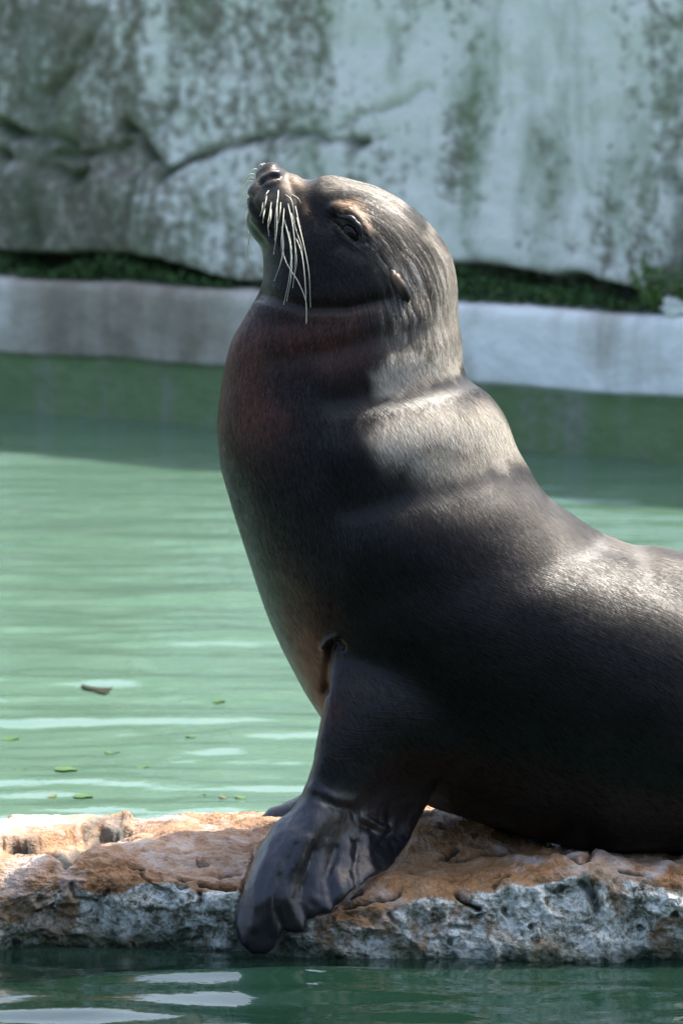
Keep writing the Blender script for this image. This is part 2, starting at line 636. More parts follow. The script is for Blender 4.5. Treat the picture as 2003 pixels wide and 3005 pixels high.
# pool kerb below the wall
prof = [(-0.6, 0.0), (-0.1, 0.0), (0.05, 0.0), (0.10, 0.001), (0.15, 0.002), (0.172, 0.004), (0.180, 0.016), (0.19, 0.02), (0.25, 0.02), (0.31, 0.018), (0.36, 0.014), (0.383, 0.006), (0.392, -0.008), (0.395, -0.04), (0.40, -0.10), (0.405, -0.20), (0.41, -0.35), (0.41, -0.7)]
prof = catmull(prof, 70)
A_, J = np.meshgrid(AX, np.arange(len(prof)), indexing='ij')
a = A_.ravel()
j = J.ravel()
z = prof[j, 0]
off = prof[j, 1]
q3 = np.stack([a, z, off], 1)
off = off + 0.008 * fbm(q3, 3, 3, 61) + 0.004 * fbm(q3, 14, 3, 62)
z = z + 0.008 * fbm(np.stack([a, 0 * a, 0 * a], 1), 3, 3, 63) * (z > 0.1)
pale = 0.28 + 0.6 * sstep(0.6, 1.5, a) + 0.35 * np.exp(-(a / 0.15) ** 2) + 0.25 * fbm(q3, 2.5, 3, 64)  # rise to the right paints in brighter light on that end of the kerb
moss = sstep(-0.005, -0.06, prof[j, 1]) * sstep(0.38, 0.39, prof[j, 0]) * 0.9
me = mesh_from("pool_kerb", wall_pt(a, z, off), grid_faces(len(AX), len(prof))[:, ::-1])
set_flt(me, 'pale', np.clip(pale, 0, 1))
set_flt(me, 'moss', np.clip(moss, 0, 1))
at = me.attributes.new('wallco', 'FLOAT_VECTOR', 'POINT')
at.data.foreach_set('vector', q3.astype(np.float32).ravel())
kerb = obj("pool_kerb", me, M_KERB)
tag(kerb, "low concrete pool kerb with white upper band and green algae below it", "kerb")

# moss tufts growing in the gap under the wall face
mv, mf_ = [], []
nb = 0
tri = np.array([[-1, 0], [1, 0], [0, 1]], float)
GA = rng.uniform(-1.0, WL + 1.0, 9000)
gz0 = 0.405
leq = np.interp(GA, [p[0] for p in le], [p[1] for p in le])
for k in range(len(GA)):
    dens = pnoise(np.array([[GA[k], 0, 0]]), 4, 71)[0]
    h = max(0.02, leq[k] - gz0) * (0.75 + 0.9 * dens)
    if h < 0.01:
        continue
    zz = gz0 - 0.01 + rng.uniform(0, 1) * h
    oo = rng.uniform(-0.16, -0.035)
    c = W0 + WU * GA[k] + WN * oo
    c = np.array([c[0], c[1], zz])
    s = rng.uniform(0.006, 0.016)
    R = rng.normal(size=(2, 3))
    R[0] /= np.linalg.norm(R[0])
    R[1] -= R[0] * (R[1] @ R[0])
    R[1] /= np.linalg.norm(R[1])
    R[1][2] = abs(R[1][2])
    for tx, ty in tri:
        mv.append(c + R[0] * tx * s * 0.6 + R[1] * ty * s * 1.6)
    mf_.append((nb, nb + 1, nb + 2))
    nb += 3
mo = obj("moss", mesh_from("moss", np.array(mv), np.array(mf_), False), M_MOSS)
tag(mo, "dark green moss filling the gap between the wall and the kerb", "moss", kind='stuff')


def weed(px, py, n, size, label, name="weed"):
    aa, zz = wall_az(px, py)
    base = W0 + WU * aa + WN * -0.04
    base[2] = 0.40
    root = empty(name, tuple(base))
    tag(root, label, "plant")
    lv, lf = [], []
    sv, sf = [], []
    for k in range(n):
        ang = rng.uniform(0, 2 * math.pi)
        lean = rng.uniform(0.1, 0.8)
        L = size * rng.uniform(0.5, 1.0)
        d = np.array([math.cos(ang) * lean, math.sin(ang) * lean, 1.0])
        d /= np.linalg.norm(d)
        if d @ WN < -0.1:
            d = d - 2 * (d @ WN) * WN
        side = np.cross(d, [0, 0, 1.0])
        side /= np.linalg.norm(side) + 1e-9
        b = len(sv)
        sv += [-side * 0.002, side * 0.002, d * L]
        sf.append((b, b + 1, b + 2))
        for m in range(9):
            t = rng.uniform(0.2, 1.0)
            c = d * L * t
            u = rng.normal(size=3)
            u /= np.linalg.norm(u)
            w = np.cross(u, rng.normal(size=3))
            w /= np.linalg.norm(w)
            s = rng.uniform(0.012, 0.03) * size / 0.15
            b = len(lv)
            lv += [c, c + u * s * 0.5 + w * s * 0.3, c + u * s, c + u * s * 0.5 - w * s * 0.3]
            lf.append((b, b + 1, b + 2, b + 3))
    obj("leaves", mesh_from("leaves", np.array(lv), lf, False), M_LEAF, root)
    obj("stems", mesh_from("stems", np.array(sv), sf, False), M_LEAF, root)


weed(1900, 900, 34, 0.15, "bushy yellow-green weed growing from the gap where the wall joint meets the kerb")
weed(1990, 905, 26, 0.14, "pale green weed beside a broken white stone on the kerb")
weed(1250 * 1.2774, 895, 14, 0.05, "low dark weed lying along the kerb top under the stained wall")

# broken stone on the kerb
sv = rng.normal(size=(500, 3))
sv /= np.linalg.norm(sv, axis=1)[:, None]


def blob_mesh(name, center, rad, freq, ampl, seed, nu=40, nv=26):
    th = np.linspace(0, 2 * math.pi, nu, endpoint=False)
    ph = np.linspace(0.02, math.pi - 0.02, nv)
    PH, TH = np.meshgrid(ph, th, indexing='ij')
    D = np.stack([np.sin(PH) * np.cos(TH), np.sin(PH) * np.sin(TH), np.cos(PH)], -1).reshape(-1, 3)
    r = 1 + ampl * fbm(D + seed, freq, 4, seed)
    r = np.round(r * 7) / 7 * 0.5 + r * 0.5
    return mesh_from(name, D * r[:, None] * np.array(rad), grid_faces(nv, nu, True))


aa, zz = wall_az(1985, 935)
st = obj("broken_stone", blob_mesh("broken_stone", None, (0.06, 0.05, 0.04), 1.8, 0.5, 5), M_KERB)
n_ = len(st.data.vertices)
set_flt(st.data, 'pale', np.full(n_, 0.95))
set_flt(st.data, 'moss', np.zeros(n_))
at = st.data.attributes.new('wallco', 'FLOAT_VECTOR', 'POINT')
vv = np.zeros(n_ * 3, np.float32)
st.data.vertices.foreach_get('co', vv)
vv = vv.reshape(-1, 3) + np.array([0, 0, 1.0])
at.data.foreach_set('vector', vv[:, [0, 2, 1]].astype(np.float32).ravel())
bp = W0 + WU * aa + WN * -0.05
st.location = (bp[0], bp[1], 0.42)
tag(st, "small broken white stone lying on the kerb by the weeds", "stone")

# outline of the near fore flipper in photo pixels
FL = np.array([(1010, 1840), (972, 1900), (958, 1960), (950, 2040), (939, 2108), (928, 2175), (920, 2235), (900, 2300), (880, 2340), (856, 2376), (825, 2408), (792, 2440), (768, 2470), (747, 2504), (729, 2548), (715, 2593),
               (704, 2632), (696, 2670), (690, 2721), (694, 2748), (704, 2770), (720, 2788), (740, 2800), (765, 2806), (790, 2797), (806, 2782), (818, 2758), (828, 2742), (848, 2735), (872, 2738), (896, 2737), (900, 2722),
               (906, 2704), (925, 2692), (950, 2687), (977, 2676), (988, 2658), (1010, 2634), (1034, 2616), (1055, 2606), (1072, 2594), (1086, 2574), (1108, 2566), (1133, 2558), (1161, 2530), (1180, 2505), (1192, 2484), (1203, 2460), (1212, 2438),
               (1225, 2412), (1238, 2387), (1258, 2351), (1268, 2322), (1278, 2300), (1304, 2269), (1335, 2244), (1380, 2215), (1420, 2150), (1440, 2050), (1380, 1920), (1250, 1840), (1120, 1810)], float)
FL0 = FL[FL[:, 1] > 2300]

# ------------------------------------------------------------------ rock ledge
RK = np.array([
    # px    sky   edge  Yedge  Ywater
    [-700, 2440, 2590, -0.20, -0.22],
    [-300, 2450, 2610, -0.23, -0.25],
    [0,    2462, 2606, -0.22, -0.235],
    [150,  2462, 2570, -0.215, -0.205],
    [255,  2460, 2546, -0.20, -0.20],
    [400,  2448, 2545, -0.20, -0.20],
    [560,  2425, 2585, -0.225, -0.205],
    [700,  2415, 2612, -0.25, -0.235],
    [900,  2405, 2648, -0.285, -0.30],
    [1100, 2398, 2648, -0.305, -0.315],
    [1350, 2382, 2622, -0.30, -0.315],
    [1500, 2400, 2590, -0.295, -0.318],
    [1640, 2462, 2545, -0.285, -0.315],
    [1770, 2492, 2556, -0.285, -0.305],
    [2003, 2450, 2618, -0.30, -0.29],
    [2300, 2440, 2600, -0.28, -0.29],
    [2900, 2450, 2610, -0.27, -0.28],
])
NX, NTT = 820, 300
pxs = np.concatenate([np.linspace(-700, -60, 70, endpoint=False), np.linspace(-60, 2060, 650, endpoint=False), np.linspace(2060, 2900, 100)])
NX = len(pxs)


def pchip_like(x, xp, fp):
    # smooth interpolation through control columns
    i = np.clip(np.searchsorted(xp, x) - 1, 0, len(xp) - 2)
    m = np.gradient(fp, xp)
    h = xp[i + 1] - xp[i]
    t = (x - xp[i]) / h
    return (2 * t**3 - 3 * t**2 + 1) * fp[i] + (t**3 - 2 * t**2 + t) * h * m[i] + (-2 * t**3 + 3 * t**2) * fp[i + 1] + (t**3 - t**2) * h * m[i + 1]


sky_ = pchip_like(pxs, RK[:, 0], RK[:, 1])
edg_ = pchip_like(pxs, RK[:, 0], RK[:, 2])
ye_ = pchip_like(pxs, RK[:, 0], RK[:, 3])
yw_ = pchip_like(pxs, RK[:, 0], RK[:, 4])
rows = []
tops = []
YR = 0.12
for k in range(NX):
    px = pxs[k]
    r = at_y(px, sky_[k], YR)
    e = at_y(px, edg_[k], ye_[k])
    x = at_y(px, 2600, -0.1)[0]
    zr, ze = r[2], e[2]
    ym = 0.5 * (YR + ye_[k])
    ctrl = [(0.48, -0.40), (0.44, -0.1), (0.38, zr - 0.05), (0.27, zr - 0.012), (YR, zr), (ym, 0.5 * (zr + ze) + 0.006), (ye_[k] + 0.05, ze + 0.010), (ye_[k] + 0.004, ze - 0.006),
            (ye_[k] - 0.006, ze * 0.72), (0.5 * (ye_[k] + yw_[k]), ze * 0.36), (yw_[k], 0.0), (yw_[k] + 0.02, -0.10), (yw_[k] + 0.05, -0.40)]
    c = catmull(ctrl, NTT)
    rows.append(np.stack([np.full(NTT, x), c[:, 0], c[:, 1]], 1))
    tt = np.linspace(0, len(ctrl) - 1, NTT)
    tops.append(tt)
RV = np.array(rows)
du = np.gradient(RV, axis=0)
dv = np.gradient(RV, axis=1)
NRM = np.cross(dv, du)
NRM /= np.linalg.norm(NRM, axis=-1, keepdims=True) + 1e-12
RV = RV.reshape(-1, 3)
NRM = NRM.reshape(-1, 3)
if NRM[len(NRM) // 2][2] < 0:
    NRM = -NRM
TT_ = np.array(tops).ravel()
TOP = sstep(8.0, 6.9, TT_ + 1.5 * fbm(RV * np.array([1, 1, 1.6]), 4.5, 4, 99) * (TT_ > 6) - 0.1)
TG = sstep(7.9, 6.7, TT_)
Q = to_px(RV)
disp = 0.012 * fbm(RV, 5, 3, 101) + 0.006 * fbm(RV, 17, 3, 103) + 0.0028 * fbm(RV, 55, 3, 104)
# stratified, slightly stepped top
st_ = fbm(RV * np.array([0.6, 1.6, 1.0]), 9, 3, 105)
disp += 0.007 * (np.round(st_ * 5) / 5) * TG + 0.0038 * (ridged(RV * np.array([0.5, 1.5, 1.0]), 13, 4, 108) - 0.6) * TG
disp += 0.006 * (np.round(fbm(RV, 11, 2, 109) * 3) / 3) * (1 - TG)
# coarse pitted front
disp += (1 - TG) * (0.007 * ridged(RV, 22, 3, 106) - 0.006)
pit = np.zeros(len(RV))
wobr = 14 * np.stack([pnoise(RV, 22, 111), pnoise(RV, 22, 112)], 1)
QW = Q + wobr
front = sstep(0.30, 0.24, RV[:, 1])
def crack(pts, r, d, p=1.0):
    global disp, pit
    D = poly_dist(QW, pts)
    disp = disp - d * np.exp(-(D / r) ** 2) * front
    pit = np.maximum(pit, p * np.exp(-(D / (r * 0.9)) ** 4) * front)
def z3(pts):
    return [(x * .6378, 2300 + y * .6378) for x, y in pts]
def z4(pts):
    return [(1000 + x * .6397, 2300 + y * .6397) for x, y in pts]
# raised broken slab on the left of the top
sl = z3([(-400, 200), (0, 225), (200, 190), (400, 165), (560, 150), (606, 160), (614, 215), (560, 245), (470, 240), (380, 250), (300, 290), (200, 310), (60, 318), (-400, 330)])
ins = inside_poly(Q + wobr * 0.6, sl) & (RV[:, 1] > -0.15) & (RV[:, 1] < 0.30)
slm = ins.astype(float).reshape(NX, NTT)
for _ in range(3):
    slm[1:-1, 1:-1] = (slm[1:-1, 1:-1] * 2 + slm[2:, 1:-1] + slm[:-2, 1:-1] + slm[1:-1, 2:] + slm[1:-1, :-2]) / 6
slm = slm.ravel()
disp = disp * (1 - 0.75 * slm) + 0.024 * slm + 0.002 * slm * fbm(RV, 40, 3, 131)
crack(z3([(60, 322), (150, 318), (250, 335), (330, 330)]), 9, 0.012)
crack(z3([(300, 345), (370, 300), (440, 265), (520, 245), (590, 235)]), 13, 0.018, 0.9)
crack(z3([(400, 250), (480, 215), (560, 210)]), 9, 0.010, 0.7)
crack(z3([(1070, 305), (1150, 300)]), 8, 0.012)
crack(z3([(920, 355), (955, 357)]), 6, 0.008, 0.8)
crack(z3([(1010, 405), (1110, 408)]), 6, 0.008, 0.6)
crack(z3([(830, 425), (885, 440)]), 8, 0.012)
crack(z3([(915, 465), (990, 487), (1090, 492)]), 8, 0.016)
crack(z3([(905, 500), (920, 540)]), 7, 0.01, 0.8)
crack(z3([(610, 378), (660, 380)]), 6, 0.008)
crack(z3([(330, 460), (335, 530), (430, 550), (500, 500)]), 6, 0.010, 0.3)
crack(z3([(640, 400), (700, 470), (760, 490)]), 5, 0.008, 0.25)
crack(z4([(430, 345), (480, 320), (540, 292)]), 6, 0.010)
crack(z4([(470, 345), (560, 345), (610, 325), (670, 305), (740, 298)]), 8, 0.012)
crack(z4([(310, 415), (350, 430), (390, 440)]), 8, 0.011)
crack(z4([(10, 530), (60, 515), (90, 510)]), 10, 0.012)
crack(z4([(10, 560), (100, 548), (200, 535), (270, 510)]), 8, 0.014)
crack(z4([(535, 510), (580, 545), (640, 575)]), 8, 0.012)
crack(z4([(700, 490), (730, 462), (760, 450)]), 7, 0.010, 0.8)
crack(z4([(1100, 460), (1130, 490), (1150, 540), (1165, 590)]), 14, 0.014, 0.75)
crack(z4([(960, 280), (1050, 330), (1100, 350), (1140, 330)]), 9, 0.012, 0.7)
crack(z4([(1265, 410), (1380, 418)]), 5, 0.008, 0.7)
crack(z4([(500, 660), (590, 670)]), 8, 0.008, 0.6)
crack(z4([(220, 590), (235, 620)]), 9, 0.008, 0.7)
crack(z4([(20, 600), (110, 590)]), 16, 0.006, 0.6)
# scattered pits on the front
pn = pnoise(RV, 34, 121) + 0.6 * pnoise(RV, 70, 122)
pp = sstep(0.52, 0.70, pn) * (1 - 0.75 * TOP)
disp -= 0.005 * pp
pit = np.maximum(pit, 0.75 * pp)
fd = inside_poly(Q, FL0).astype(float).reshape(NX, NTT)
for _ in range(4):
    fd[1:-1, 1:-1] = (fd[1:-1, 1:-1] * 2 + fd[2:, 1:-1] + fd[:-2, 1:-1] + fd[1:-1, 2:] + fd[1:-1, :-2]) / 6
fd = fd.ravel() * (RV[:, 1] < 0.06)
disp = disp * (1 - 0.7 * fd) - 0.011 * fd
RV2 = RV + NRM * disp[:, None]
white = np.zeros(len(RV))
for pts, r, v in [(z3([(0, 260), (150, 230), (330, 195), (380, 190)]), 30, 0.85), (z3([(50, 400), (180, 380), (60, 430)]), 22, 0.7), (z3([(780, 285), (900, 270)]), 10, 0.7), (z3([(1080, 245), (1150, 255)]), 9, 0.9),
                  (z4([(860, 360), (930, 350)]), 12, 0.6), (z4([(1400, 420), (1470, 400)]), 16, 0.8), (z4([(1500, 320), (1568, 360)]), 16, 0.7), (z4([(1150, 350), (1300, 330), (1450, 300)]), 16, 0.4), (z4([(1000, 300), (1080, 300)]), 14, 0.7)]:
    white = np.maximum(white, v * np.exp(-(poly_dist(Q + wobr * 1.5, pts) / r) ** 2))
me = mesh_from("rock_ledge", RV2, grid_faces(NX, NTT))
set_flt(me, 'top', TOP)
set_flt(me, 'pit', np.clip(pit, 0, 1))
set_flt(me, 'white', white)
rock = obj("rock_ledge", me, M_ROCK)
tag(rock, "long low ochre and grey rock ledge rising from the pool under the sea lion", "rock")

# ------------------------------------------------------------------ sea lion
ST = np.array([
    # ventral px,py    dorsal px,py   half width
    [733, 585, 762, 505, 0.030],
    [730, 602, 782, 489, 0.041],
    [734, 630, 818, 491, 0.046],
    [748, 662, 862, 510, 0.048],
    [763, 700, 908, 523, 0.053],
    [770, 745, 968, 513, 0.064],
    [773, 790, 1035, 528, 0.078],
    [771, 822, 1110, 550, 0.090],
    [760, 853, 1186, 593, 0.099],
    [745, 885, 1258, 654, 0.106],
    [722, 925, 1314, 731, 0.112],
    [700, 962, 1337, 810, 0.117],
    [680, 1000, 1343, 889, 0.123],
    [664, 1050, 1342, 960, 0.130],
    [652, 1110, 1349, 1035, 0.140],
    [644, 1175, 1375, 1098, 0.153],
    [639, 1260, 1420, 1155, 0.170],
    [648, 1350, 1482, 1252, 0.187],
    [672, 1450, 1533, 1341, 0.202],
    [710, 1575, 1590, 1422, 0.216],
    [752, 1705, 1655, 1503, 0.228],
    [800, 1845, 1755, 1567, 0.236],
    [862, 1978, 1875, 1598, 0.242],
    [945, 2110, 2003, 1622, 0.244],
    [1060, 2225, 2140, 1655, 0.243],
    [1200, 2328, 2270, 1700, 0.240],
    [1340, 2388, 2390, 1760, 0.236],
    [1520, 2440, 2500, 1840, 0.230],
    [1750, 2492, 2600, 1930, 0.222],
    [2003, 2485, 2690, 2030, 0.21],
    [2250, 2470, 2760, 2140, 0.18],
    [2450, 2470, 2800, 2240, 0.14],
    [2650, 2460, 2820, 2340, 0.08],
])
NS, NU = 150, 96
SI = catmull(ST, NS)
rings = []
cent = []
th = np.linspace(0, 2 * math.pi, NU, endpoint=False)
for k in range(NS):
    A = at_y(SI[k, 0], SI[k, 1], 0.0)
    B = at_y(SI[k, 2], SI[k, 3], 0.0)
    C = 0.5 * (A + B)
    h = 0.5 * (B - A)
    w = SI[k, 4]
    s = np.sin(th)
    wy = np.sign(s) * np.abs(s) ** 0.92 * w
    ring = C[None, :] + np.outer(np.cos(th), h)
    ring[:, 1] += wy
    rings.append(ring)
    cent.append(C)
cent = np.array(cent)
RNG_ = np.array(rings)
c0 = RNG_[0].mean(0) + (RNG_[0].mean(0) - RNG_[3].mean(0)) * 0.25
c1 = RNG_[-1].mean(0) + (RNG_[-1].mean(0) - RNG_[-4].mean(0)) * 0.3
BV = np.vstack([RNG_.reshape(-1, 3), c0, c1])
F = [tuple(f) for f in grid_faces(NS, NU, True)]
n0 = NS * NU
for jj in range(NU):
    j2 = (jj + 1) % NU
    F.append((n0, j2, jj))
    F.append((n0 + 1, (NS - 1) * NU + jj, (NS - 1) * NU + j2))
raw = [(BV, F)]


def ellipsoid(c, ax, rot=0.0, nu=32, nv=20):
    thh = np.linspace(0, 2 * math.pi, nu, endpoint=False)
    ph = np.linspace(0.05, math.pi - 0.05, nv)
    PH, TH = np.meshgrid(ph, thh, indexing='ij')
    D = np.stack([np.cos(PH), np.sin(PH) * np.cos(TH), np.sin(PH) * np.sin(TH)], -1).reshape(-1, 3) * np.array(ax)
    cr, sr = math.cos(rot), math.sin(rot)
    D = np.stack([D[:, 0] * cr - D[:, 2] * sr, D[:, 1], D[:, 0] * sr + D[:, 2] * cr], 1) + c
    f = [tuple(q) for q in grid_faces(nv, nu, True)]
    n = nu * nv
    D = np.vstack([D, D[:nu].mean(0), D[-nu:].mean(0)])
    for jj in range(nu):
        f.append((n, (jj + 1) % nu, jj))
        f.append((n + 1, (nv - 1) * nu + jj, (nv - 1) * nu + (jj + 1) % nu))
    return D, f


def orient(vf):
    Vv, Ff = vf
    vol = 0
    for f in Ff:
        p0, p1, p2 = Vv[f[0]], Vv[f[1]], Vv[f[2]]
        vol += np.dot(p0, np.cross(p1, p2))
        if len(f) == 4:
            vol += np.dot(p0, np.cross(p2, Vv[f[3]]))
    if vol < 0:
        Ff = [tuple(reversed(f)) for f in Ff]
    return Vv, Ff


def pad(px, py, Y, ax, rot=0.0):
    raw.append(ellipsoid(at_y(px, py, Y), ax, rot))


for s in (-1, 1):
    pad(790, 612, s * 0.027, (0.046, 0.026, 0.031), math.radians(-62))     # whisker pads
    pad(995, 790, s * 0.060, (0.070, 0.036, 0.050), math.radians(-10))     # cheeks
    pad(1010, 628, s * 0.050, (0.040, 0.022, 0.020), math.radians(-38))    # brows
pad(768, 668, 0.0, (0.032, 0.034, 0.020), math.radians(-60))               # chin
pad(785, 505, 0.0, (0.020, 0.026, 0.013), math.radians(30))                # nose leather

# flippers: outline sheets with real thickness
FY = np.array([
    (1010, 1840, -.07), (958, 1960, -.15), (939, 2108, -.195), (920, 2235, -.215), (856, 2376, -.215), (792, 2440, -.225), (747, 2504, -.240), (715, 2593, -.267), (696, 2670, -.290), (690, 2721, -.308), (740, 2800, -.325), (800, 2780, -.325),
    (896, 2737, -.325), (977, 2676, -.318), (1034, 2616, -.305), (1085, 2575, -.275), (1133, 2558, -.240), (1180, 2505, -.18), (1212, 2438, -.135), (1258, 2351, -.13), (1304, 2269, -.16), (1420, 2150, -.165), (1440, 2050, -.15), (1250, 1840, -.12),
    (1100, 2000, -.165), (1100, 2150, -.195), (1080, 2280, -.205), (1020, 2400, -.225), (960, 2500, -.262), (880, 2600, -.300), (820, 2700, -.322), (865, 2462, -.282), (815, 2550, -.302), (782, 2640, -.319), (925, 2400, -.262)])
FT = np.array([
    (1010, 1840, .05), (958, 1960, .04), (939, 2108, .042), (920, 2235, .036), (856, 2376, .030), (792, 2440, .026), (747, 2504, .022), (715, 2593, .020), (696, 2670, .016), (690, 2721, .013), (740, 2800, .009), (800, 2780, .006),
    (896, 2737, .005), (977, 2676, .005), (1034, 2616, .005), (1085, 2575, .006), (1133, 2558, .007), (1180, 2505, .009), (1212, 2438, .010), (1258, 2351, .014), (1304, 2269, .03), (1420, 2150, .04), (1440, 2050, .04), (1250, 1840, .05),
    (1100, 2000, .055), (1100, 2150, .052), (1080, 2280, .036), (1020, 2400, .024), (960, 2500, .017), (880, 2600, .012), (820, 2700, .010)])


def tps(ctrl, Qs, lam=1e-3):
    c = ctrl[:, :2] / 500.0
    v = ctrl[:, 2]
    q = Qs / 500.0
    def U(r2):
        return 0.5 * r2 * np.log(r2 + 1e-9)
    n = len(c)
    Kk = U(((c[:, None] - c[None]) ** 2).sum(-1)) + lam * np.eye(n)
    Pm = np.hstack([np.ones((n, 1)), c])
    L = np.block([[Kk, Pm], [Pm.T, np.zeros((3, 3))]])
    w = np.linalg.solve(L, np.concatenate([v, np.zeros(3)]))
    out = np.empty(len(q))
    for i in range(0, len(q), 20000):
        qq = q[i:i + 20000]
        out[i:i + 20000] = U(((qq[:, None] - c[None]) ** 2).sum(-1)) @ w[:n] + w[n] + qq @ w[n + 1:]
    return out


def sheet(outline, fy, ft, step=5.0, edge=26.0, relief=None, offset=0.0):
    lo = outline.min(0) - step
    hi = outline.max(0) + step
    gx = np.arange(lo[0], hi[0], step)
    gy = np.arange(lo[1], hi[1], step)
    GX, GY = np.meshgrid(gx, gy, indexing='ij')
    Qg = np.stack([GX.ravel(), GY.ravel()], 1)
    ins = inside_poly(Qg, outline)
    D = poly_dist(Qg, np.vstack([outline, outline[:1]]))
    Yv = tps(fy, Qg)
    T = np.maximum(tps(ft, Qg), 0.004)
    e = np.clip(D / edge, 0, 1)
    T = T * np.sqrt(np.maximum(1 - (1 - e) ** 2, 0.0)) + 0.0018
    if relief is not None:
        Yv = Yv + relief(Qg)
    Fp = np.array([at_y(q[0], q[1], y) for q, y in zip(Qg, Yv - T)])
    Bp = np.array([at_y(q[0], q[1], y) for q, y in zip(Qg, Yv + T)])
    nv = len(gy)
    N = len(Qg)
    cell = ins.reshape(len(gx), nv)
    ok = cell[:-1, :-1] & cell[1:, :-1] & cell[:-1, 1:] & cell[1:, 1:]
    Fs = []
    for i, jx in zip(*np.nonzero(ok)):
        v0, v1, v2, v3 = i * nv + jx, (i + 1) * nv + jx, (i + 1) * nv + jx + 1, i * nv + jx + 1
        Fs.append((v0, v1, v2, v3))
        Fs.append((N + v3, N + v2, N + v1, N + v0))
        for (di, dj, p, q) in ((-1, 0, v3, v0), (1, 0, v1, v2), (0, -1, v0, v1), (0, 1, v2, v3)):
            ii, j3 = i + di, jx + dj
            if ii < 0 or j3 < 0 or ii >= ok.shape[0] or j3 >= ok.shape[1] or not ok[ii, j3]:
                Fs.append((q, p, N + p, N + q))
    Vs = np.vstack([Fp, Bp])
    used = np.unique(np.array([x for f in Fs for x in f]))
    mp = -np.ones(len(Vs), int)
    mp[used] = np.arange(len(used))
    return Vs[used], [tuple(mp[list(f)]) for f in Fs]


raw.append(sheet(FL, FY, FT))
FL2 = np.array([(1000, 2000), (960, 2150), (925, 2270), (880, 2332), (840, 2352), (800, 2374), (765, 2396), (735, 2416), (722, 2430), (735, 2440), (800, 2450), (900, 2455), (1050, 2440), (1200, 2380), (1300, 2250), (1350, 2100), (1200, 2000)], float)
FY2 = np.array([(1000, 2000, .12), (960, 2150, .17), (880, 2332, .195), (800, 2374, .19), (735, 2416, .185), (722, 2430, .185), (900, 2455, .14), (1050, 2440, .12), (1200, 2380, .12), (1300, 2250, .15), (1350, 2100, .15), (1200, 2000, .13)])
FT2 = np.array([(1000, 2000, .04), (960, 2150, .036), (880, 2332, .024), (800, 2374, .015), (735, 2416, .008), (722, 2430, .006), (900, 2455, .006), (1050, 2440, .007), (1200, 2380, .012), (1300, 2250, .03), (1350, 2100, .05), (1200, 2000, .05)])
raw.append(sheet(FL2, FY2, FT2, 6.0))

allV, allF = [], []
n = 0
for vf in raw:
    Vv, Ff = orient(vf)
    allV.append(Vv)
    allF += [tuple(int(i) + n for i in f) for f in Ff]
    n += len(Vv)
tmp_me = bpy.data.meshes.new("tmp")
tmp_me.from_pydata(np.vstack(allV).tolist(), [], allF)
tmp = bpy.data.objects.new("tmp", tmp_me)
COL.objects.link(tmp)
md = tmp.modifiers.new("r", 'REMESH')
md.mode = 'VOXEL'
md.voxel_size = 0.0034
dg = bpy.context.evaluated_depsgraph_get()
ev = tmp.evaluated_get(dg)
m2 = ev.to_mesh()
nvv = len(m2.vertices)
BVx = np.empty(nvv * 3, np.float32)
m2.vertices.foreach_get('co', BVx)
BVx = BVx.reshape(-1, 3).astype(float)
lt = np.empty(len(m2.polygons), np.int32)
m2.polygons.foreach_get('loop_total', lt)
lv = np.empty(len(m2.loops), np.int32)
m2.loops.foreach_get('vertex_index', lv)
ed = np.empty(len(m2.edges) * 2, np.int32)
m2.edges.foreach_get('vertices', ed)
ed = ed.reshape(-1, 2)
assert (lt == 4).all()
BF = lv.reshape(-1, 4)
ev.to_mesh_clear()
bpy.data.objects.remove(tmp)
bpy.data.meshes.remove(tmp_me)
deg = np.bincount(ed.ravel(), minlength=nvv).astype(float)


def lap(Vx, it, w=None, lam=0.6):
    w = np.ones(nvv) if w is None else w
    for _ in range(it):
        S = np.zeros_like(Vx)
        for c in range(3):
            S[:, c] = np.bincount(ed[:, 0], Vx[ed[:, 1], c], nvv) + np.bincount(ed[:, 1], Vx[ed[:, 0], c], nvv)
        Vx = Vx + (S / deg[:, None] - Vx) * (lam * w)[:, None]
    return Vx


def mirror_px(Vx):
    M = Vx.copy()
    M[:, 1] = -np.abs(M[:, 1])
    return to_px(M)


def normals(Vx):
    e1 = Vx[BF[:, 2]] - Vx[BF[:, 0]]
    e2 = Vx[BF[:, 3]] - Vx[BF[:, 1]]
    fn = np.cross(e1, e2)
    N = np.zeros_like(Vx)
    for c in range(4):
        for k in range(3):
            N[:, k] += np.bincount(BF[:, c], fn[:, k], nvv)
    return N / (np.linalg.norm(N, axis=1)[:, None] + 1e-12)


Q = mirror_px(BVx)
wsm = np.ones(nvv)
for _ in range(6):
    BVx = lap(BVx, 1, lam=0.62)
    BVx = lap(BVx, 1, lam=-0.64)
# melt the shoulder, the cheeks and brows into the body
zone = np.exp(-(poly_dist(Q, [(1080, 1900), (1150, 1940), (1330, 2060), (1380, 2190)]) / 190) ** 2)
zone = np.maximum(zone, np.exp(-(poly_dist(Q, [(900, 720), (1080, 820)]) / 130) ** 2) * 0.9)
zone = np.maximum(zone, np.exp(-(poly_dist(Q, [(930, 590), (1090, 690)]) / 70) ** 2) * 0.5)
zone *= (Q[:, 1] < 2290)
BVx = lap(BVx, 110, zone)
NB = normals(BVx)
if (NB * (BVx - BVx.mean(0))).sum(1).mean() < 0:
    BF = BF[:, ::-1]
    NB = -NB
Q = mirror_px(BVx)
d = np.zeros(nvv)


def z1(pts):
    return [(620 + x * .5102, 440 + y * .5102) for x, y in pts]


def z2(pts):
    return [(600 + x * .5102, 1800 + y * .5102) for x, y in pts]


side = np.clip(np.abs(BVx[:, 1]) / 0.02, 0, 1)


def brush(pts, r, amp, p=2, mask=1.0):
    global d
    d = d + amp * np.exp(-(poly_dist(Q, pts) / r) ** p) * mask


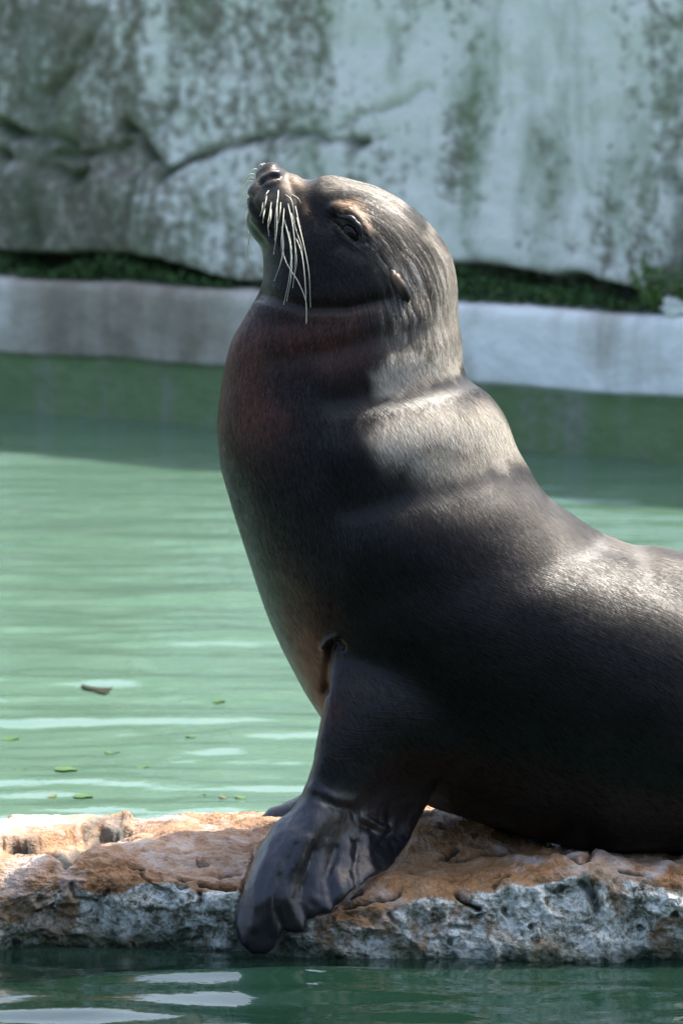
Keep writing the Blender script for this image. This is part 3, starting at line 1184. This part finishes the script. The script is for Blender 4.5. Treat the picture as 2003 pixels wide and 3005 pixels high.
# neck rolls and folds
brush([(1000, 1195), (1050, 1190), (1200, 1165), (1380, 1110)], 50, -0.0045)
brush([(960, 1110), (1150, 1060), (1330, 1010)], 55, 0.006)
brush([(1000, 1330), (1200, 1290), (1430, 1230)], 80, 0.008)
brush([(1040, 1505), (1100, 1490), (1300, 1440), (1450, 1395), (1610, 1440)], 60, -0.0055)
brush([(1080, 1620), (1200, 1600), (1500, 1540), (1650, 1560)], 95, 0.005)
brush([(800, 1010), (950, 990), (1100, 950), (1220, 920)], 40, 0.005)
brush([(770, 868), (900, 905), (1020, 905), (1130, 880)], 22, -0.006, 2, side)
brush([(1840, 1560), (1900, 1690), (2050, 1800)], 40, -0.004)
# chest keel furrow and arm pit
brush([(1000, 1900), (985, 1880), (968, 1905), (955, 1960), (951, 2030)], 10, -0.007)
brush([(948, 1900), (962, 1880), (985, 1872)], 8, 0.007)
# eye socket, lids
ec = (1030, 683)
brush([(985, 632), (1010, 660), (1050, 704)], 17, -0.0075)
brush([(975, 612), (1020, 615), (1060, 650), (1074, 690)], 14, 0.0065)
brush([(985, 655), (1010, 690), (1040, 718)], 9, 0.0035)
brush([(1005, 720), (1050, 745)], 26, -0.004)
brush([(900, 600), (960, 650)], 40, -0.005)
# muzzle: mouth, nostril, nose groove, pad relief
brush(z1([(214, 275), (235, 330), (265, 380), (310, 440), (360, 500), (400, 540)]), 8.5, -0.009)
brush(z1([(240, 400), (290, 460), (340, 520)]), 9, 0.003)
brush(z1([(280, 190), (310, 165), (345, 150), (380, 150)]), 5.5, -0.008)
brush(z1([(300, 160), (340, 130), (390, 130)]), 6, 0.003)
brush(z1([(290, 205), (345, 190), (385, 170)]), 7, 0.0025)
brush(z1([(240, 270), (270, 215), (290, 195)]), 5, -0.004)
brush(z1([(430, 150), (480, 250), (500, 340), (520, 460)]), 14, -0.0035)
brush(z1([(575, 165), (530, 165)]), 12, -0.003)
# flipper: digits, valleys, wrist knobs
for pts in ([(455, 1130), (380, 1330), (300, 1560), (280, 1800)], [(600, 1300), (520, 1500), (480, 1650), (540, 1790)], [(700, 1330), (640, 1500), (620, 1620), (700, 1700)], [(830, 1330), (760, 1480), (790, 1640)], [(930, 1280), (940, 1400), (960, 1480)]):
    brush(z2(pts), 15, 0.0030)
for pts in ([(520, 1330), (420, 1560), (400, 1680), (460, 1840)], [(640, 1360), (570, 1560), (560, 1680), (600, 1780)], [(760, 1350), (700, 1520), (740, 1690)], [(880, 1320), (860, 1480), (880, 1580)], [(1060, 1130), (1060, 1260), (1010, 1330)]):
    brush(z2(pts), 9, -0.0034)
brush(z2([(640, 1050), (760, 1110), (850, 1130), (890, 1190), (960, 1240)]), 13, -0.0035)
brush(z2([(620, 1010), (740, 1060), (840, 1080)]), 16, 0.003)
brush(z2([(900, 1180), (1000, 1230), (1050, 1240)]), 12, 0.005)
flip = sstep(2180, 2400, Q[:, 1] + 30 * pnoise(BVx, 14, 204)) * (Q[:, 0] < 1320)
d += flip * (0.0016 * fbm(BVx, 28, 3, 201) + 0.0022 * fbm(BVx, 12, 2, 202))
d += (1 - flip) * 0.0025 * fbm(BVx, 9, 2, 203) * sstep(900, 1100, Q[:, 1])
BVx = BVx + NB * d[:, None]
BVx = lap(lap(BVx, 1, lam=0.6), 1, lam=-0.55)
NB = normals(BVx)
Q = mirror_px(BVx)

# --- coat colours (wet fur is near black, grey-tan dabs paint dappled sun over dried fur, chest brown)
dry_sunlit = np.zeros(nvv)
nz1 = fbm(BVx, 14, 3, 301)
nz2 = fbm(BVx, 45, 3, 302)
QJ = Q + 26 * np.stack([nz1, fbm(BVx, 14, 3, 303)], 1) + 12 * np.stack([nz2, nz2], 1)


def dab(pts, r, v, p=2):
    global dry_sunlit
    dry_sunlit = np.maximum(dry_sunlit, v * np.exp(-(poly_dist(QJ, pts) / r) ** p))


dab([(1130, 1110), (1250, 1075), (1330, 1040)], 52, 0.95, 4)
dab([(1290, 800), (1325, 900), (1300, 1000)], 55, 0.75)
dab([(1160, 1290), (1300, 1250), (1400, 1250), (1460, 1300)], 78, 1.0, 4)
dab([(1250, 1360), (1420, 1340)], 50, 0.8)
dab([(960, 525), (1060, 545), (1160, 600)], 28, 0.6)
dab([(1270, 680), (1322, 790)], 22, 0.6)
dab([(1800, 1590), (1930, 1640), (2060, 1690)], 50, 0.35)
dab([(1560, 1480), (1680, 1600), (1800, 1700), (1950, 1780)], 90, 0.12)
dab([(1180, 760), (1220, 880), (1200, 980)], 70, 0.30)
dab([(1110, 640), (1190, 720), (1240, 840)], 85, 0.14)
brown = np.exp(-(poly_dist(QJ, [(690, 980), (700, 1150), (730, 1230)]) / 105) ** 2)
brown = np.maximum(brown, 0.8 * np.exp(-(poly_dist(QJ, [(880, 1960), (930, 2080)]) / 60) ** 2))
brown = np.maximum(brown, 0.5 * np.exp(-(poly_dist(QJ, [(820, 1000), (1000, 1000)]) / 90) ** 2))
brow = np.exp(-(poly_dist(QJ, [(1005, 612), (1045, 625), (1075, 665)]) / 15) ** 2)
brow = np.maximum(brow, 0.6 * np.exp(-(poly_dist(QJ, z1([(430, 170), (470, 190)])) / 20) ** 2))
brow = np.maximum(brow, 0.55 * np.exp(-(poly_dist(QJ, z1([(490, 290), (520, 360)])) / 12) ** 2))
muz = np.exp(-(poly_dist(QJ, z1([(300, 250), (370, 240), (440, 200)])) / 45) ** 2)
mfront = np.exp(-(poly_dist(QJ, z1([(245, 250), (250, 190), (290, 115), (330, 100)])) / 16) ** 2)
throat = np.exp(-(poly_dist(QJ, z1([(290, 600), (320, 740), (330, 830)])) / 40) ** 2)
nose = np.exp(-(poly_dist(Q, z1([(300, 180), (345, 140), (385, 140)])) / 13) ** 4)
nose = np.maximum(nose, np.exp(-(poly_dist(Q, z1([(320, 225), (370, 220)])) / 14) ** 4) * 0.8)


def mixc(C, col, f):
    return C * (1 - f[:, None]) + np.array(col)[None, :] * f[:, None]


C = np.tile(np.array([0.0036, 0.0031, 0.0031]), (nvv, 1))
C *= (1 + 0.35 * nz1)[:, None].clip(0.4, 2)
C = mixc(C, (0.075, 0.027, 0.015), brown * 0.9)
C = mixc(C, (0.14, 0.12, 0.09), muz * 0.8)
C = mixc(C, (0.16, 0.13, 0.10), mfront * 0.8)
C = mixc(C, (0.06, 0.065, 0.05), throat * 0.7)
C = mixc(C, (0.09, 0.09, 0.07), np.exp(-(poly_dist(QJ, z1([(240, 400), (280, 470), (300, 540)])) / 11) ** 2) * 0.8)
C = mixc(C, (0.36, 0.325, 0.265), np.clip(dry_sunlit, 0, 1))
C = mixc(C, (0.30, 0.19, 0.115), brow * 0.85)
mouth = np.exp(-(poly_dist(Q, z1([(214, 275), (235, 330), (265, 380), (310, 440), (360, 500), (400, 540)])) / 6.5) ** 4)
C = mixc(C, (0.006, 0.005, 0.005), mouth)
C = mixc(C, (0.012, 0.013, 0.017), nose)
C = mixc(C, (0.010, 0.011, 0.015), flip)
tan = np.gradient(cent, axis=0)
seg = np.linalg.norm(tan, axis=1)
tan /= seg[:, None]
arc_s = np.concatenate([[0], np.cumsum(np.linalg.norm(np.diff(cent, axis=0), axis=1))])
near_v = np.empty(nvv, int)
for i in range(0, nvv, 20000):
    near_v[i:i + 20000] = ((BVx[i:i + 20000, None, [0, 2]] - cent[None, :, [0, 2]]) ** 2).sum(-1).argmin(1)
dors = RNG_[:, 0] - cent
rad_ = np.linalg.norm(dors, axis=1)
dors = dors / rad_[:, None]
pc = BVx - cent[near_v]
fs = arc_s[near_v] + (pc * tan[near_v]).sum(1)
fa = np.arctan2(np.abs(BVx[:, 1]), (pc * dors[near_v]).sum(1)) * 0.5 * (rad_ + SI[:, 4])[near_v]
flow = lap(np.stack([fs, fa, 0 * fs], 1), 60)
streak = np.exp(-(poly_dist(QJ, [(1100, 640), (1190, 730), (1230, 850), (1180, 900)]) / 105) ** 4)
streak = np.maximum(streak, 0.7 * np.exp(-(poly_dist(QJ, [(1000, 850), (1150, 950), (1250, 1000)]) / 80) ** 2))
fur_mask = (1 - flip) * (1 - nose) * (1 - np.exp(-(poly_dist(Q, [(990, 640), (1050, 700)]) / 16) ** 4))
fur_mask *= 1 - sstep(760, 735, Q[:, 0]) * (Q[:, 1] < 700)
gloss = np.maximum(flip, np.maximum(nose, 0.15))
gloss = np.maximum(gloss, 0.5 * sstep(2050, 2250, Q[:, 1]))

base = at_y(1500, 2440, 0.0)
lion = empty("sea_lion", (float(base[0]), 0.0, float(base[2])))
tag(lion, "dark wet sea lion propped on its front flippers with its nose raised to the sky", "sea lion")
L0 = np.array(lion.location)
me = mesh_from("body", BVx - L0, BF)
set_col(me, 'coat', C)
set_flt(me, 'gloss', gloss)
at = me.attributes.new('flow', 'FLOAT_VECTOR', 'POINT')
at.data.foreach_set('vector', flow.astype(np.float32).ravel())
set_flt(me, 'fur', fur_mask)
set_flt(me, 'streak', streak)
obj("body", me, M_BODY, lion)

# --- short fur lying along the body
NF = 300000
tri_a = np.vstack([BF[:, [0, 1, 2]], BF[:, [0, 2, 3]]])
ta = 0.5 * np.linalg.norm(np.cross(BVx[tri_a[:, 1]] - BVx[tri_a[:, 0]], BVx[tri_a[:, 2]] - BVx[tri_a[:, 0]]), axis=1)
ta *= fur_mask[tri_a].mean(1) * (BVx[tri_a[:, 0], 0] < 0.75)
headw = sstep(1250, 950, Q[tri_a[:, 0], 1])
ta *= 1 - 0.72 * sstep(1450, 1800, Q[tri_a[:, 0], 1] - 0.25 * (Q[tri_a[:, 0], 0] - 1000))
ta *= 1 + 1.2 * headw
pick = rng.choice(len(tri_a), NF, p=ta / ta.sum())
uu = rng.uniform(size=(NF, 2))
flipu = uu.sum(1) > 1
uu[flipu] = 1 - uu[flipu]
bw = np.stack([1 - uu.sum(1), uu[:, 0], uu[:, 1]], 1)
T3 = tri_a[pick]
root = (BVx[T3] * bw[:, :, None]).sum(1)
nr = (NB[T3] * bw[:, :, None]).sum(1)
nr /= np.linalg.norm(nr, axis=1)[:, None]
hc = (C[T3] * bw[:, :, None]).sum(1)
hq = (Q[T3] * bw[:, :, None]).sum(1)
# flow along the spine
near_i = np.empty(NF, int)
for i in range(0, NF, 20000):
    dd = ((root[i:i + 20000, None, [0, 2]] - cent[None, :, [0, 2]]) ** 2).sum(-1)
    near_i[i:i + 20000] = dd.argmin(1)
fl = tan[near_i] + np.array([0, 0, -0.25])
fl = fl + 0.22 * np.stack([pnoise(root, 9, 401), pnoise(root, 9, 402), pnoise(root, 9, 403)], 1)
fl -= nr * (fl * nr).sum(1)[:, None]
fl /= np.linalg.norm(fl, axis=1)[:, None] + 1e-9
sd = np.cross(nr, fl)
head = sstep(1250, 950, hq[:, 1])
hf = (flow[T3] * bw[:, :, None]).sum(1)
hf[:, 1] += 0.006 * pnoise(root, 30, 412)
clump = pnoise(hf * np.array([22, 170, 1]), 1.0, 411) + 0.5 * pnoise(hf * np.array([45, 380, 1]), 1.0, 413)
fine = rng.normal(size=NF)
Lh = (0.011 + 0.009 * rng.uniform(size=NF)) * (1 - 0.4 * head)
muzz = sstep(930, 850, hq[:, 0]) * sstep(760, 700, hq[:, 1])
Lh *= 1 - 0.6 * muzz
wd = 0.00030 + 0.00018 * rng.uniform(size=NF)
lift = 0.02 + 0.035 * rng.uniform(size=NF) + 0.05 * np.clip(clump, 0, 1) * head
bend = 0.10 * fine[:, None] * sd
dirn = fl + nr * lift[:, None] + bend + sd * (0.25 * clump * head)[:, None]
tip = root + dirn * Lh[:, None] + nr * 0.0004
rt = root - nr * 0.0006
FV = np.stack([rt - sd * wd[:, None], rt + sd * wd[:, None], tip], 1).reshape(-1, 3)
hst = (streak[T3] * bw).sum(1)
val = np.exp(0.5 * fine + clump * (0.4 + 0.4 * head + 2.2 * hst))
hcol = hc * val[:, None] * 1.15
lightn = (rng.uniform(size=NF) < 0.035)
hcol[lightn] = hcol[lightn] * 1.8 + np.array([0.030, 0.027, 0.023])
hcol = np.clip(hcol, 0.0018, 0.55)
me = mesh_from("fur", FV - L0, np.arange(NF * 3).reshape(-1, 3), False)
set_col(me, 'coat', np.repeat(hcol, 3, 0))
fo = obj("fur", me, M_FUR, lion)
fo['kind'] = 'stuff'


# --- eyes
def surf_near(px, py, sgn):
    """body surface point seen at a pixel, on the near (-1) or far (+1) flank"""
    m = (np.sign(BVx[:, 1]) == sgn) & (NB[:, 1] * sgn > 0.1)
    idx = np.nonzero(m)[0]
    k = idx[np.argmin(((Q[idx] - np.array([px, py])) ** 2).sum(1))]
    return BVx[k], NB[k]


for s in (-1, 1):
    p, nn = surf_near(1032, 684, s)
    Ve, Fe = orient(ellipsoid(np.zeros(3), (0.0185, 0.0135, 0.0125), math.radians(-45)))
    c = p - nn * 0.0065
    e = obj("eye", mesh_from("eye", Ve + c - L0, Fe), M_EYE, lion)
    # heavy upper lid
    lid = catmull([z1([(715, 365)])[0], z1([(760, 382)])[0], z1([(818, 402)])[0], z1([(860, 445)])[0], z1([(873, 495)])[0]], 14)
    lidp = np.array([surf_near(a_, b_, s)[0] + surf_near(a_, b_, s)[1] * 0.001 for a_, b_ in lid])
    rad = 0.0046 * np.sin(np.linspace(0.25, math.pi - 0.25, 14))
    def tube(Pn, R, nu=10):
        tg = np.gradient(Pn, axis=0)
        tg /= np.linalg.norm(tg, axis=1)[:, None] + 1e-12
        ref = np.array([0.3, 1.0, 0.2])
        n1 = np.cross(tg, ref)
        n1 /= np.linalg.norm(n1, axis=1)[:, None]
        n2 = np.cross(tg, n1)
        an = np.linspace(0, 2 * math.pi, nu, endpoint=False)
        Vt = (Pn[:, None] + (n1[:, None] * np.cos(an)[None, :, None] + n2[:, None] * np.sin(an)[None, :, None]) * R[:, None, None]).reshape(-1, 3)
        Ft = [tuple(f) for f in grid_faces(len(Pn), nu, True)]
        Ft.append(tuple(range(nu)))
        Ft.append(tuple(range((len(Pn) - 1) * nu + nu - 1, (len(Pn) - 1) * nu - 1, -1)))
        return orient((Vt, Ft))
    Vt, Ft = tube(lidp, rad)
    me = mesh_from("eyelid", Vt - L0, Ft)
    set_col(me, 'coat', np.tile([[0.02, 0.018, 0.02]], (len(Vt), 1)))
    set_flt(me, 'gloss', np.full(len(Vt), 0.5))
    obj("eyelid", me, M_BODY, e)
    # ear: small rolled cone hanging back and down
    ep = catmull([z1([(1035, 690)])[0], z1([(1062, 745)])[0], z1([(1095, 800)])[0], z1([(1115, 850)])[0], z1([(1124, 892)])[0]], 16)
    Pe = []
    for k, (a_, b_) in enumerate(ep):
        q_, n_ = surf_near(a_, b_, s)
        Pe.append(q_ + n_ * (-0.003 + 0.010 * math.sin(math.pi * min(1, k / 12) * 0.5)))
    Re = np.interp(np.linspace(0, 1, 16), [0, 0.2, 0.5, 0.8, 1], [0.003, 0.0075, 0.0085, 0.0055, 0.0008])
    Vt, Ft = tube(np.array(Pe), Re, 12)
    me = mesh_from("ear", Vt - L0, Ft)
    ek = sstep(0.25, 0.75, np.repeat(np.linspace(0, 1, 16), 12) + 0.25 * np.tile(np.cos(th[:12] * 8), 16))
    set_col(me, 'coat', np.outer(1 - ek, [0.15, 0.095, 0.06]) + np.outer(ek, [0.012, 0.011, 0.011]))
    set_flt(me, 'gloss', np.full(len(Vt), 0.3))
    obj("ear", me, M_BODY, lion)

# --- whiskers
WH = [
    ([(400, 430), (420, 620), (500, 760), (545, 880), (547, 1015)]),
    ([(490, 370), (525, 520), (560, 700), (570, 905)]),
    ([(480, 500), (520, 600), (540, 780), (545, 1000)]),
    ([(440, 300), (470, 450), (483, 620), (468, 795)]),
    ([(440, 450), (462, 600), (458, 730), (432, 870)]),
    ([(410, 390), (455, 560), (450, 720), (415, 890)]),
    ([(400, 430), (415, 560), (395, 660), (360, 755)]),
    ([(375, 275), (378, 400), (372, 500), (358, 600)]),
    ([(345, 290), (335, 370), (325, 430), (332, 495)]),
    ([(325, 260), (310, 310), (292, 370)]),
    ([(385, 225), (380, 300), (368, 380), (365, 520)]),
    ([(405, 290), (395, 360), (385, 420)]),
    ([(430, 250), (455, 280), (470, 330), (480, 420)]),
    ([(470, 255), (495, 275), (515, 305)]),
    ([(335, 225), (318, 250), (305, 275)]),
    ([(300, 300), (292, 340), (280, 380)]),
    ([(450, 340), (490, 470), (520, 560), (525, 640)]),
    ([(420, 330), (412, 420), (402, 520), (405, 600)]),
    ([(480, 310), (500, 400), (520, 460)]),
    ([(350, 330), (340, 400), (325, 450)]),
    ([(310, 330), (300, 380), (296, 420)]),
    ([(460, 400), (478, 520), (490, 640), (476, 740)]),
]
for i, w in enumerate(WH):
    pts = z1(w)
    p0, n0_ = surf_near(pts[0][0], pts[0][1], -1)
    Yr = p0[1]
    m = len(pts)
    ctrl = [p0 - n0_ * 0.002]
    for k in range(1, m):
        f = k / (m - 1)
        ln = abs(w[-1][1] - w[0][1]) / 600
        ctrl.append(at_y(pts[k][0], pts[k][1], min(Yr, -0.04) - (0.012 + 0.05 * ln) * math.sin(f * 2.0)))
    cc = catmull(ctrl, 18)
    rr = np.linspace(0.0009, 0.0003, 18)
    Vt, Ft = tube(cc, rr, 5)
    obj("whisker", mesh_from("whisker", Vt - L0, Ft), M_WHISKER, lion)
WF = [
    ([(235, 250), (200, 250), (175, 290), (160, 325)]), ([(240, 180), (210, 180), (185, 205), (172, 225)]), ([(250, 140), (222, 140), (195, 160), (182, 185)]),
    ([(232, 300), (205, 320), (190, 350), (184, 385)]), ([(262, 110), (240, 112), (222, 125)]), ([(300, 92), (285, 82), (272, 92)]), ([(320, 90), (300, 78), (288, 85)]),
    ([(232, 350), (232, 430), (212, 540), (214, 665)]), ([(225, 330), (208, 400), (206, 470), (222, 560), (232, 600)]), ([(240, 215), (215, 215), (190, 240), (178, 270)]),
    ([(245, 160), (220, 160), (200, 185), (180, 230)]), ([(238, 270), (215, 275), (200, 310), (196, 360)]),
]
for i, w in enumerate(WF):
    pts = z1(w)
    m = len(pts)
    ctrl = []
    for k in range(m):
        f = k / (m - 1)
        ctrl.append(at_y(pts[k][0], pts[k][1], 0.018 + 0.05 * f))
    cc = catmull(ctrl, 14)
    Vt, Ft = tube(cc, np.linspace(0.0012, 0.0004, 14), 5)
    obj("whisker", mesh_from("whisker", Vt - L0, Ft), M_WHISKER, lion)


# ------------------------------------------------------------------ leaves on the water
def leaf(px, py, L, Wd, rot, mat, label, group=None, name="floating_leaf"):
    p = at_z(px, py, 0.004)
    nu, nv = 12, 5
    Vl = []
    for i in range(nu):
        t = i / (nu - 1)
        w = Wd * math.sin(math.pi * t) ** 0.7 * (1 + 0.25 * math.sin(9 * t + px))
        for jn in range(nv):
            s_ = jn / (nv - 1) * 2 - 1
            Vl.append(((t - 0.5) * L, s_ * w * 0.5, 0.001 * s_ * s_ + 0.0015 * math.sin(3 * t + px)))
    Vl = np.array(Vl)
    Vb_ = Vl - np.array([0, 0, 0.0012])
    Ft = [tuple(f) for f in grid_faces(nu, nv)]
    Nn = len(Vl)
    Fb = [tuple(reversed([x + Nn for x in f])) for f in Ft]
    o = obj(name, mesh_from(name, np.vstack([Vl, Vb_]), Ft + Fb), mat)
    o.location = (p[0], p[1], WATER_P[((WATER_P[:, :2] - p[:2]) ** 2).sum(1).argmin(), 2] + 0.0008)
    o.rotation_euler = (0, 0, rot)
    tag(o, label, "leaf", group)


leaf(285, 2012, 0.062, 0.15, 0.15, M_DEAD, "dark brown dead leaf floating alone on the pale green water", None)
G = "small green leaves floating by the ledge"
small = [(155, 2325, .022), (245, 2328, .05), (195, 2255, .06), (60, 2250, .03), (595, 2325, .014), (655, 2336, .022), (705, 2335, .03), (640, 2050, .04), (30, 2150, .05), (330, 2195, .04), (420, 2240, .03), (560, 2160, .03)]
for i, (x, y, L) in enumerate(small):
    leaf(x, y, L * 0.7, L * 0.8, rng.uniform(-0.5, 0.5), M_FLOAT2 if i in (0, 5) else M_FLOAT,
         "small yellowed leaf floating behind the rock ledge" if i in (0, 5) else "small green leaf floating on the pool behind the ledge",
         "yellowed leaves floating on the pool" if i in (0, 5) else G)


# ------------------------------------------------------------------ unseen trees added behind the camera to block low sky light
M_BARK = mat_simple("bark", (0.07, 0.055, 0.04), 0.9, 12, 0.4)
M_TREE = mat_simple("tree_leaf", (0.045, 0.075, 0.025), 0.6, 2, 0.4)


def tree(x, y, h, label):
    root = empty("blocker_tree", (x, y, -0.9))
    tag(root, label, "tree", "unseen trees added to block sky light")
    lim = [np.array([[0, 0, 0], [0.1, 0.05, h * 0.3], [0.0, 0.1, h * 0.6], [0.1, 0, h * 0.85]])]
    for k in range(6):
        an = k * 1.05 + x
        z0 = h * (0.3 + 0.08 * k)
        lim.append(np.array([[0.05, 0.05, z0], [math.cos(an) * h * 0.13, math.sin(an) * h * 0.13, z0 + h * 0.09], [math.cos(an) * h * 0.24, math.sin(an) * h * 0.24, z0 + h * 0.2]]))
    tv, tf, nn_ = [], [], 0
    for i, l in enumerate(lim):
        Vt, Ft = tube(catmull(l, 10), np.linspace(0.2 if i == 0 else 0.08, 0.03, 10), 8)
        tv.append(Vt)
        tf += [tuple(int(v) + nn_ for v in f) for f in Ft]
        nn_ += len(Vt)
    obj("trunk", mesh_from("trunk", np.vstack(tv), tf), M_BARK, root)
    n_l = 5000
    cl = rng.normal(size=(60, 3))
    cl = cl / np.linalg.norm(cl, axis=1)[:, None] * rng.uniform(0.3, 1, (60, 1)) ** 0.5 * np.array([h * 0.30, h * 0.30, h * 0.40]) + np.array([0, 0, h * 0.58])
    c = cl[rng.integers(0, 60, n_l)] + rng.normal(size=(n_l, 3)) * h * 0.055
    u = rng.normal(size=(n_l, 3))
    u /= np.linalg.norm(u, axis=1)[:, None]
    w = np.cross(u, rng.normal(size=(n_l, 3)))
    w /= np.linalg.norm(w, axis=1)[:, None]
    sz = rng.uniform(0.10, 0.2, (n_l, 1))
    Lv = np.stack([c - u * sz, c + w * sz * 0.5, c + u * sz, c - w * sz * 0.5], 1).reshape(-1, 3)
    obj("crown", mesh_from("crown", Lv, np.arange(n_l * 4).reshape(-1, 4), False), M_TREE, root)


for x, y, h in [(-9.5, -10.5, 5.0), (-5.6, -12.2, 5.6), (-2.0, -13.0, 5.2), (1.8, -13.2, 5.7), (5.4, -12.4, 5.1), (9.0, -10.8, 5.4)]:
    tree(x, y, h * 1.12, "leafy unseen tree added behind the camera to block sky light")
